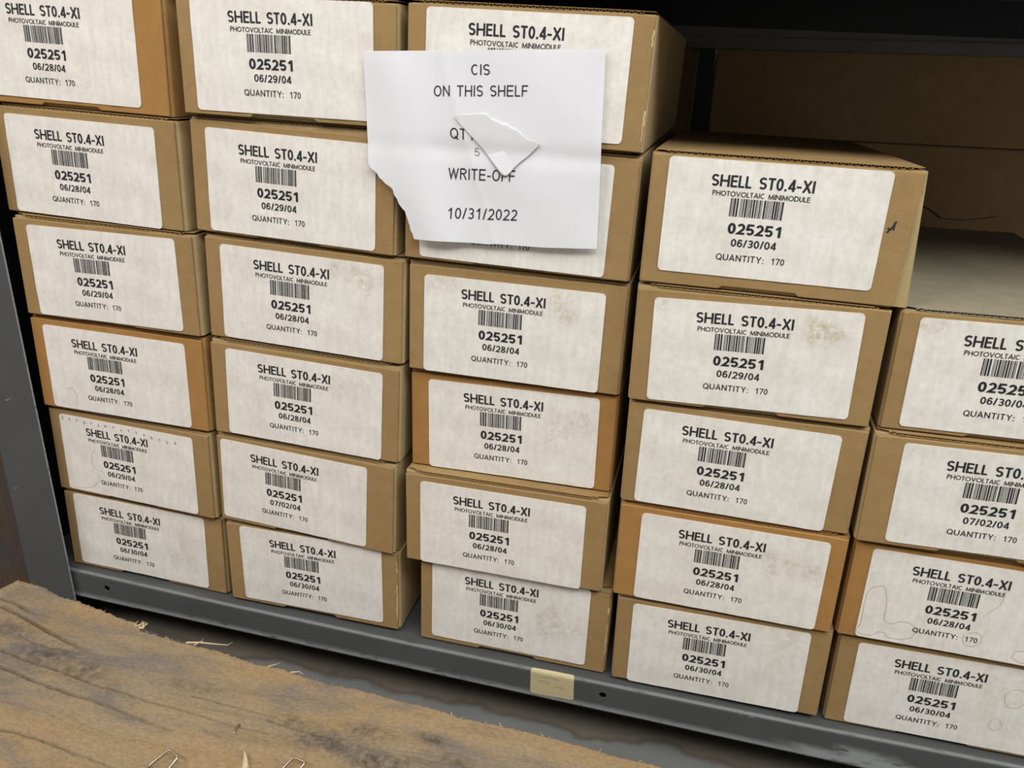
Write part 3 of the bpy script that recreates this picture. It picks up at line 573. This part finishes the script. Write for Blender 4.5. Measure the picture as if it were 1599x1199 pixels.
def carton(key, date, mat, label, toff=(0, 0)):
    x, y, z, yaw, roll, du, dv, tw, dW, dH, dlw, dlh = POSE[key]
    if key == 'D0': z, roll = z + .0004, .0010
    W, H, lw, lh, D = W0 + dW, H0 + dH, LW + dlw, LH + dlh, DEPTH
    R = Matrix.Rotation(yaw, 3, 'Z') @ Matrix.Rotation(-roll, 3, 'Y')
    root = empty('cardboard_carton', Vector((x, y, z)) + R @ Vector((W / 2, D / 2, 0)), (0, -roll, yaw))
    tag(root, label, 'box', 'labelled cartons stacked on the grey shelf')
    up = key[0] + str(int(key[1]) - 1)
    if up in POSE:                                          # reach up to the carton above
        ux, uy, uz, uyaw, uroll = POSE[up][:5]
        if up == 'D0': uz, uroll = uz + .0004, .0010
        def top_at(lx):
            wx = x + lx * math.cos(roll); return (uz + (wx - ux) * math.sin(uroll)) - (z + lx * math.sin(roll)) - .0004
        hl, hr = max(H + .0010, top_at(0)), max(H + .0010, top_at(W))
        hl, hr = min(hl, top_at(0)), min(hr, top_at(W))
    else: hl = hr = H + .0035
    top = lambda lx: hl + (hr - hl) * lx / W
    drop = (lambda ly: -.011 * max(0, ly) / D) if key == 'D0' else (lambda ly: 0.0)
    sh = lambda p: (p[0] - W / 2, p[1] - D / 2, p[2])
    def finish(mb): mb.v = [sh(p) for p in mb.v]
    # body: side walls, back and bottom in one folded blank with rounded front corners
    r = .004; foot = [(0.0008 + r - r * math.sin(a), .0042 + r - r * math.cos(a)) for a in (math.radians(90 - 18 * k) for k in range(6))]
    foot = foot + [(W - fx, fy) for fx, fy in reversed(foot)] + [(W - .0008, D), (.0008, D)]
    n = len(foot); mb = MB()
    mb.add([(fx, fy, 0.0003) for fx, fy in foot] + [(fx, fy, top(fx) - .0036 + drop(fy)) for fx, fy in foot],
           [tuple(range(n))[::-1], tuple(range(n, 2 * n))] + [(k, (k + 1) % n, n + (k + 1) % n, n + k) for k in range(n)])
    if key == 'D0': mb.v = [(a + (.004 + .008 * (1 - c / H) if a > W / 2 else 0), b_, c) for a, b_, c in mb.v]
    finish(mb); mb.build('carton_body', M[mat + '_side'], root)
    # front panel with its finger notch at the foot
    rr = random.Random(key); e = .0024; pt = lambda lx: min(H, top(lx) - .0016)
    nx0, nx1, nh = W * .34, W * .62, .0034
    K = 16
    out = [(e, .0006), (nx0 - .004, .0006), (nx0, nh), (nx1, nh), (nx1 + .004, .0006), (W - e, .0006)]
    out += [(W - e - (W - 2 * e) * k / K, pt(W - e - (W - 2 * e) * k / K) - (.0006 * rr.random() if 0 < k < K else .0008)) for k in range(K + 1)]
    n = len(out); mb = MB()
    mb.add([(a, 0.0, b) for a, b in out] + [(a, .0035, b) for a, b in out],
           [tuple(range(n)), tuple(range(n, 2 * n))[::-1]] + [(k, n + k, n + (k + 1) % n, (k + 1) % n) for k in range(n)])
    if key in ('C0', 'B5', 'C5'):                           # scuffed right-hand edge showing pale board
        zz = .010
        while zz < H - .015:
            l_ = rr.uniform(.005, .018)
            if rr.random() < .6:
                a = W - e - .0006
                ribbon(mb, [(a + rr.uniform(-.0007, .0004), zz + l_ * k / 4) for k in range(5)], rr.uniform(.0004, .0010), lambda px, pz: (px, -.0003, pz), 1)
            zz += l_
    if key == 'D0':
        for pts in ([(.1000, .0006), (.1045, .0072), (.1059, .0113)], [(.1049, .0100), (.1049, .0032)], [(.0998, .0049), (.1020, .0035)]):
            ribbon(mb, [(W / 2 + du + a, H / 2 + dv + b) for a, b in pts], .0009, lambda px, pz: (px, -.0003, pz), 2)
    if key == 'D0': mb.v = [(a + (.003 * c / H if a > W * .8 else 0), b_, c) for a, b_, c in mb.v]
    finish(mb); mb.build('front_panel', [M[mat], M['edge'], M['dirt']], root, bevel=.0011)
    # lid of corrugated board, its cut edge showing the flutes
    mb = MB(); yl = .0030; ins = .0035; T = .0030; lin = .0005; segs = 12
    for zo in (-.0005 - lin, -.0005 - T):
        xs = [ins + (W - 2 * ins) * k / segs for k in range(segs + 1)]
        vs = []
        for xx in xs:
            yy = yl + (.006 if xx in (xs[0], xs[-1]) else 0)
            for yv in (yy, D - .001):
                for dz in (0, lin): vs.append((xx, yv, top(xx) + zo + dz + drop(yv)))
        fs = []
        for k in range(segs):
            a, b = 4 * k, 4 * k + 4
            fs += [(a + 1, b + 1, b + 3, a + 3), (a, a + 2, b + 2, b), (a, b, b + 1, a + 1), (a + 2, a + 3, b + 3, b + 2)]
        fs += [(0, 1, 3, 2), (4 * segs, 4 * segs + 2, 4 * segs + 3, 4 * segs + 1)]
        mb.add(vs, fs)
    per = .0062; m_ = int((W - 2 * ins - .02) / per * 8); vs = []
    for k in range(m_ + 1):
        xx = ins + .010 + (W - 2 * ins - .02) * k / m_
        zz = top(xx) - .0005 - T / 2 + (T / 2 - lin) * math.sin(2 * math.pi * k / 8)
        vs += [(xx, yl + .0003, zz - .00022), (xx, yl + .0003, zz + .00022), (xx, yl + .03, zz - .00022 + drop(.03)), (xx, yl + .03, zz + .00022 + drop(.03))]
    fs = []
    for k in range(m_):
        a, b = 4 * k, 4 * k + 4; fs += [(a, b, b + 1, a + 1), (a + 1, b + 1, b + 3, a + 3), (a, a + 2, b + 2, b)]
    mb.add(vs, fs)
    if key == 'D0': mb.v = [(a + .004 * a / W, b_, c) for a, b_, c in mb.v]
    finish(mb); mb.build('lid', M['drab' if key in ('E0',) else mat], root)
    # label
    ct, s_ = math.cos(tw), math.sin(tw)
    def plc(u, v): return (W / 2 + du + u * ct - v * s_ - W / 2, H / 2 + dv + u * s_ + v * ct)
    stains, extra = STAINS.get(key, []), EXTRA.get(key, [])
    lab = label_mesh(root, lw, lh, date, toff[0], toff[1], stains, None, sum(map(ord, key)), extra, plc)
    lab.location = (0, -D / 2, 0)
    return root
def blobs(name, r, k): return [(a, b, r, k) for a, b in MARKS[name]]
STAINS = {
    'D1': blobs('D1blob', .0075, .9) + blobs('D1tl', .006, .5), 'C2': blobs('C2blob', .008, .5), 'C3': blobs('C3blob', .010, .42) + blobs('C3b2', .009, .38) ,
    'B2': blobs('B2blob', .009, .55), 'B3': blobs('B3blob', .009, .35), 'B4': blobs('B4blob', .008, .35), 'C5': blobs('C5blob', .008, .6),
    'D3': blobs('D3blob', .009, .6), 'D4': blobs('D4blob', .009, .4), 'E0': blobs('E0blob', .007, .5), 'A5': blobs('A5blob', .008, .35),
    'C4': [(.055, .028, .008, .3)], 'E1': [(-.088, .045, .007, .4)], 'E3': [(.05, .02, .03, .25)]}
ticks = [([(a - .0008, b + .0014), (a + .0006, b - .0004), (a, b - .0016)], .0007 if i % 3 else .0009, 3) for i, (a, b) in enumerate(MARKS['A4marks'])]
EXTRA = {
    'E2': [(MARKS[k], .00030, 2) for k in ('E2ring', 'E2arc', 'E2c', 'E2d')], 'E3': [(MARKS['E3a'], .00025, 2), (MARKS['E3b'], .00022, 2)],
    'A4': ticks + [(MARKS['A4ring'], .00022, 2), (MARKS['A4ring2'], .00022, 2)], 'A3': [(MARKS['A3ring'], .00022, 2)]}
LEFT, SECOND, MID, FOURTH, RIGHT = 'leftmost stack', 'second stack from the left', 'middle stack', 'fourth stack from the left', 'rightmost stack'
for row in (
    ('A0', '06/28/04', 'ochre', 'ochre brown carton dated 06/28/04 on top of the leftmost stack', (-.002, -.002)),
    ('A1', '06/28/04', 'tan', 'tan carton dated 06/28/04, second from the top of the leftmost stack', (-.003, -.002)),
    ('A2', '06/29/04', 'tan', 'tan carton dated 06/29/04, third from the top of the leftmost stack', (-.0025, -.002)),
    ('A3', '06/28/04', 'ochre', 'ochre carton dated 06/28/04 in the leftmost stack, fourth from its top', (-.003, -.002)),
    ('A4', '06/29/04', 'tan', 'carton dated 06/29/04 in leftmost stack, row of grey tick marks along label', (-.003, -.002)),
    ('A5', '06/30/04', 'tan', 'tan carton dated 06/30/04 at the foot of the leftmost stack', (-.003, -.002)),
    ('B0', '06/29/04', 'tan', 'tan carton dated 06/29/04 on top of the second stack from left', (-.0005, -.001)),
    ('B1', '06/29/04', 'tan', "tan carton in second stack, its right edge tucked under the note's torn corner", (-.003, -.002)),
    ('B2', '06/28/04', 'tan', 'tan carton dated 06/28/04 in second stack from left, third from its top', (-.001, -.001)),
    ('B3', '06/28/04', 'tan', 'tan carton dated 06/28/04 in second stack, directly above one dated 07/02/04', (-.001, -.001)),
    ('B4', '07/02/04', 'tan', 'tan carton dated 07/02/04 in the second stack from left', (-.0005, -.001)),
    ('B5', '06/30/04', 'tan', 'carton dated 06/30/04 with frayed edge at the foot of second stack from left', (0, -.001)),
    ('C0', '06/29/04', 'tan', 'carton on top of the middle stack, half covered by the white note', (0, 0)),
    ('C1', '06/29/04', 'tan', "carton in the middle stack behind the white note's lower half", (0, 0)),
    ('C2', '06/28/04', 'tan', 'tan carton dated 06/28/04 in the middle stack, just below the white note', (0, 0)),
    ('C3', '06/28/04', 'ochre', 'ochre carton dated 06/28/04 in the middle stack, set back a little', (0, 0)),
    ('C4', '06/28/04', 'tan', 'tan carton dated 06/28/04 jutting forward below the ochre one in middle stack', (-.0015, -.001)),
    ('C5', '06/30/04', 'tan', 'stained carton dated 06/30/04 at the foot of the middle stack', (0, -.001)),
    ('D0', '06/30/04', 'tan', 'carton dated 06/30/04 topping the fourth stack, its dusty lid visible', (-.0018, -.002)),
    ('D1', '06/29/04', 'tan', 'tan carton dated 06/29/04 in fourth stack from left, brown blotch on label', (0, 0)),
    ('D2', '06/28/04', 'tan', 'tan carton dated 06/28/04 in fourth stack, directly above the ochre carton', (-.001, -.001)),
    ('D3', '06/28/04', 'ochre', 'ochre carton dated 06/28/04 in fourth stack from left, second from bottom', (-.001, -.001)),
    ('D4', '06/30/04', 'tan', 'tan carton dated 06/30/04 at the foot of the fourth stack from left', (-.001, -.001)),
    ('E0', '06/30/04', 'tan', 'carton dated 06/30/04 on top of the rightmost stack, grey dusty lid', (-.0018, -.001)),
    ('E1', '07/02/04', 'tan', 'tan carton dated 07/02/04 in the rightmost stack', (-.001, -.001)),
    ('E2', '06/28/04', 'ochre', 'ochre carton dated 06/28/04 in rightmost stack, curling brown water stains on label', (-.001, -.001)),
    ('E3', '06/30/04', 'tan', 'tan carton dated 06/30/04 at the foot of the rightmost stack', (-.003, -.001))):
    carton(*row)

# ------------------------------------------------------------------ the note taped over the middle cartons
def note_y(x, z):
    t = (z - .6908) / (.5146 - .6908); xl = .5097 + (.5691 - .5097) * t
    d = xl - x; y = -.0064 + .0012 * max(0, min(1, (.60 - z) / .05)) * max(0, min(1, (x - .50) / .05))
    if d > 0: y += -.026 * d + .0013 * math.sin(d * 75)
    y += .0013 * math.exp(-((z - .603) / .009) ** 2) * (1 if x > .5 else .5) + .0004 * math.sin(x * 45 + z * 60)
    y += .0006 * math.sin(x * 110 + z * 35) * max(0, min(1, (.56 - z) / .04)) * max(0, min(1, d / .02))
    return y - .0005 * math.exp(-((x - xl) / .0025) ** 2)
def along(poly, t):
    ls = [math.dist(a, b) for a, b in zip(poly, poly[1:])]; d = t * sum(ls)
    for (a, b), l in zip(zip(poly, poly[1:]), ls):
        if d <= l or b is poly[-1]: k = min(1, d / l); return (a[0] + (b[0] - a[0]) * k, a[1] + (b[1] - a[1]) * k)
        d -= l
def fray(poly, amp, seed, n=4):
    rr = random.Random(seed); out = []
    for a, b in zip(poly, poly[1:]):
        for k in range(n): out.append((a[0] + (b[0] - a[0]) * k / n + (rr.uniform(-amp, amp) if k else 0), a[1] + (b[1] - a[1]) * k / n + (rr.uniform(-amp, amp) if k else 0)))
    return out + [poly[-1]]
TL, TR, BR, BL = PAPER_CORNERS
left = [PAPER_LEFT[0]] + fray(PAPER_LEFT[1:], .0006, 5); rc = .006
right = [TR] + [(BR[0] - .0003 * (1 - k / 6), BR[1] + rc * (1 - k / 6)) for k in range(6)] + [(BR[0] - rc * .25, BR[1] + .0012)]
bott = PAPER_BOTTOM[:-1] + [right[-1]]
NS, NT = 60, 64; vs = []
for j in range(NT + 1):
    t = j / NT; lt, rt = along(left, t), along(right, t)
    for i in range(NS + 1):
        s = i / NS; tp = (TL[0] + (TR[0] - TL[0]) * s, TL[1] + (TR[1] - TL[1]) * s); bt = along(bott, s)
        p = [(1 - s) * lt[c] + s * rt[c] + (1 - t) * tp[c] + t * bt[c] - ((1 - s) * (1 - t) * TL[c] + s * (1 - t) * TR[c] + (1 - s) * t * bott[0][c] + s * t * right[-1][c]) for c in (0, 1)]
        vs.append((p[0], note_y(*p), p[1]))
mb = MB(); mb.add(vs, [(j * (NS + 1) + i, (j + 1) * (NS + 1) + i, (j + 1) * (NS + 1) + i + 1, j * (NS + 1) + i + 1) for j in range(NT) for i in range(NS)])
for text, (a, b, c) in NOTE_TEXT:
    def place(s, t, a=a, b=b, c=c):
        x = c[0] + (b[0] - a[0]) * s + (a[0] - c[0]) * t; z = c[1] + (b[1] - a[1]) * s + (a[1] - c[1]) * t
        return (x, note_y(x, z) - .0004, z)
    lettering(mb, text, 'gro', .056 if text != '5' else .035, place, 2 if text == '5' else 1, .15)
note = empty('paper_note', (0.555, -.006, .515)); tag(note, 'white paper note with torn lower left corner on the middle stack', 'note')
pn = mb.build('sheet', [M['note'], M['ink'], M['greyink']], note, smooth=True); pn.location = -note.location

torn = fray(SCRAP[:13], .0004, 9, 3); cut = [SCRAP[0]] + SCRAP[:11:-1]
cx = sum(p[0] for p in SCRAP) / len(SCRAP); cz = sum(p[1] for p in SCRAP) / len(SCRAP)
def scrap_y(x, z):
    k = max(0, (.610 - z) / .03); return note_y(x, z) - .0012 - .0016 * k * k - .0010 * max(0, (x - .585) / .025)
NS, NT = 48, 16; vs = []
for j in range(NT + 1):
    for i in range(NS + 1):
        a, b = along(torn, i / NS), along(cut, i / NS); t = j / NT
        x, z = a[0] + (b[0] - a[0]) * t, a[1] + (b[1] - a[1]) * t; vs.append((x, scrap_y(x, z), z))
mb = MB(); mb.add(vs, [(j * (NS + 1) + i, (j + 1) * (NS + 1) + i, (j + 1) * (NS + 1) + i + 1, j * (NS + 1) + i + 1) for j in range(NT) for i in range(NS)])
scrap = empty('paper_scrap', (cx, -.009, .582)); tag(scrap, 'torn triangular paper scrap stuck over the middle of the white note', 'paper')
o = mb.build('torn_sheet', M['scrap'], scrap, smooth=True); o.location = -scrap.location
md = o.modifiers.new('solid', 'SOLIDIFY'); md.thickness = .00025
mb = MB(); tp = [(.5592, .6010), (.5762, .6060), (.5868, .5915), (.5826, .5855), (.5790, .5828), (.5756, .5840), (.5676, .5921)]
tp = [(x + .0002, z) for x, z in tp]; tc = (sum(p[0] for p in tp) / 7, sum(p[1] for p in tp) / 7)
mb.add([(x, scrap_y(x, z) - .0003, z) for x, z in tp + [tc]], [(k, 7, (k + 1) % 7) for k in range(7)])
o = mb.build('tape', M['note'], scrap, smooth=True); o.location = -scrap.location

# ------------------------------------------------------------------ pallet in the foreground
ZP = .03
def vnoise(x, y, s=1):
    return (math.sin(x * 31 * s + 1.3) * math.sin(y * 47 * s + .5) + math.sin(x * 73 * s + y * 29 * s) * .5) / 1.5
rr = random.Random(11)
jit = [rr.gauss(0, 1) for _ in range(2000)]
def edge_y(x):
    e = interp(x, EDGE) if x < .815 else -.1445 - .012 * (x - .815)
    i = (x + .2) * 600; k = int(i); f_ = i - k
    return e + .0007 * (jit[k] * (1 - f_) + jit[k + 1] * f_)
NX, NY = 640, 260; x0, x1, DY = -.0298, 1.12, .30
X = np.zeros((NY + 1, NX + 1)); Y = np.zeros_like(X)
ys0 = np.array([edge_y(x0 + (x1 - x0) * i / NX) for i in range(NX + 1)])
for j in range(NY + 1):
    t = DY * (j / NY) ** 1.0; xl = x0 - .27 * t
    X[j] = xl + (x1 - xl) * np.arange(NX + 1) / NX
    Y[j] = np.interp(X[j], x0 + (x1 - x0) * np.arange(NX + 1) / NX, ys0) - t
Z = np.full_like(X, ZP) + .0005 * np.sin(X * 9 + 1) * np.sin(Y * 60) + .0003 * np.sin(Y * 210 + 4 * np.sin(X * 7))
grime = np.zeros_like(X); crack = np.zeros_like(X)
DEPTHS = {'a': (.0065, .0021), 'a2': (.006, .0017), 'b': (.0025, .003), 'c': (.0070, .0015), 'd': (.0040, .0012), 'e': (.0045, .0012), 'f': (.003, .0011), 'g': (.0025, .0011)}
for k, pts in CRACKS.items():
    dep, wid = DEPTHS[k]; pts = fray(pts, .0007, len(pts), 4)
    best = np.full_like(X, 9.0); tt = np.zeros_like(X); tot = len(pts) - 1
    for i, (a, b) in enumerate(zip(pts, pts[1:])):
        ax, ay = a; bx, by = b; l2 = (bx - ax) ** 2 + (by - ay) ** 2
        s = np.clip(((X - ax) * (bx - ax) + (Y - ay) * (by - ay)) / l2, 0, 1)
        d = np.hypot(X - ax - s * (bx - ax), Y - ay - s * (by - ay)); m_ = d < best
        best[m_] = d[m_]; tt[m_] = ((i + s) / tot)[m_]
    taper = np.where(tt < .5, 1.0, 1.0 - (tt - .5) * 1.4)
    Z -= 1.3 * dep * taper * np.exp(-(best / wid) ** 4)
    if k != 'b': crack = np.maximum(crack, np.clip(taper, 0, 1) * (.9 if k in 'acde' else .6) * np.exp(-(best / (wid * .75)) ** 2))
for (gx, gy, gr, gk) in ((.42, -.20, .02, .6), (.47, -.215, .035, .8), (.53, -.225, .03, .9), (.50, -.19, .02, .7), (.5715, -.1803, .014, .9), (.60, -.20, .02, .6), (.115, -.190, .035, .8), (.16, -.20, .03, .7), (.03, -.165, .03, .6), (.30, -.185, .03, .4), (.56, -.255, .03, .6)):
    grime = np.maximum(grime, gk * np.exp(-(((X - gx) / gr) ** 2 * .5 + ((Y - gy) / (gr * .5)) ** 2)))
edge_round = np.arange(NY + 1)[:, None] * np.ones(NX + 1)
Z -= .0016 * np.exp(-(edge_round / 1.3) ** 2)
vs = list(zip(X.ravel().tolist(), Y.ravel().tolist(), Z.ravel().tolist())); nx = NX + 1
fs = [(j * nx + i, (j + 1) * nx + i, (j + 1) * nx + i + 1, j * nx + i + 1) for j in range(NY) for i in range(NX)]
rim = [i for i in range(nx)] + [j * nx + NX for j in range(1, NY + 1)] + [NY * nx + i for i in range(NX - 1, -1, -1)] + [j * nx for j in range(NY - 1, 0, -1)]
base = len(vs); vs += [(vs[i][0], vs[i][1], ZP - .024) for i in rim]; n = len(rim)
fs += [(rim[k], rim[(k + 1) % n], base + (k + 1) % n, base + k) for k in range(n)] + [tuple(base + k for k in range(n))]
mb = MB(); mb.add(vs, fs)
pal = empty('wooden_pallet', (.5, -.28, FLOOR_Z)); tag(pal, 'weathered wooden pallet with splintered cracked board in front of the shelf', 'pallet')
def on_pal(o): o.parent = pal; o.location = -pal.location; return o
on_pal(mb.build('deck_board', M['wood'], smooth=True, attrs={'grime': grime.ravel().tolist() + [0.0] * n, 'crack': crack.ravel().tolist() + [0.0] * n}))
for sx in (.06, .52, 1.00):
    mb = MB(); mb.box(sx - .02, sx + .02, -.42, -.16, FLOOR_Z + .0005, ZP - .0243); on_pal(mb.build('stringer', M['wood'], bevel=.003))
def splinter(pts, r0):
    mb = MB(); n_ = len(pts); mb.tube(pts, [r0 * (1 - .92 * k / (n_ - 1)) for k in range(n_)], 6)
    on_pal(mb.build('splinter', M['pale']))
splinter([(.2450, -.1240, .0295), (.262, -.1215, .0320), (.280, -.1205, .0335), (.297, -.1190, .0350), (.301, -.1150, .0375)], .0013)
splinter([(.2560, -.1250, .0295), (.2640, -.1210, .0340), (.2650, -.1190, .0370)], .0008)
splinter([(.3560, -.1320, .0295), (.3640, -.1290, .0320), (.3700, -.1270, .0350)], .0008)
splinter([(.3850, -.1330, .0295), (.3950, -.1310, .0315), (.4020, -.1335, .0310)], .0009)
for k in range(9):
    a = rr.uniform(-.5, 3.4); splinter([(.172 + rr.uniform(-.008, .012), -.113 + rr.uniform(-.006, .002), .0285), (.172 + .008 * math.cos(a) + .004, -.112 + .004 * math.sin(a), .0325)], .0011)
for k in range(20):
    xx = rr.uniform(.02, .80); d_ = rr.uniform(-.006, .006)
    splinter([(xx, edge_y(xx) - .0015, .0282), (xx + d_ * .5, edge_y(xx) + .0003, .0296), (xx + d_, edge_y(xx) + rr.uniform(.0005, .002), .0302 + rr.uniform(0, .0008))], .00035)
splinter([(.4120, -.2780, .0285), (.4085, -.2660, .0315), (.4040, -.2590, .0335), (.3995, -.2535, .0350)], .0050)

# staples driven into the board, standing proud of it
def staple(pts, label):
    root = pts[0]; mb = MB()
    mb.tube([(p[0], p[1], p[2]) for p in pts], .00115, 10)
    o = mb.build('staple', M['wire'], smooth=True); tag(o, label, 'staple', 'staples in the pallet board')
staple([(.3180, -.3000, .0270), (.3215, -.2920, .0330), (.3300, -.2790, .0390), (.3320, -.2772, .0396), (.3360, -.2780, .0396), (.3440, -.2810, .0390), (.3445, -.2830, .0380), (.3400, -.2920, .0310), (.3370, -.2985, .0260)], 'bent wire staple standing in the pallet board, left of the two near loops')
staple([(.4440, -.2650, .0270), (.4455, -.2590, .0330), (.4500, -.2500, .0370), (.4520, -.2485, .0375), (.4560, -.2490, .0375), (.4635, -.2500, .0370), (.4640, -.2515, .0360), (.4600, -.2580, .0310), (.4580, -.2630, .0260)], 'bent wire staple standing in the pallet board, right of the two near loops')
staple([(.3742, -.2330, .0285), (.3738, -.2310, .0306), (.3735, -.2250, .0309), (.3732, -.2200, .0307), (.3730, -.2180, .0285)], 'wire staple hammered flat into the pallet board')

# dark timber leaning beside the post
mb = MB(); mb.box(-.46, -.105, .012, .034, FLOOR_Z + .0005, .62)
for i, (x, y, z) in enumerate(mb.v): mb.v[i] = (x - .03 * z, y, z)
tag(mb.build('wooden_board', M['darkwood'], bevel=.0015), 'dark brown weathered board standing upright left of the grey post', 'board')
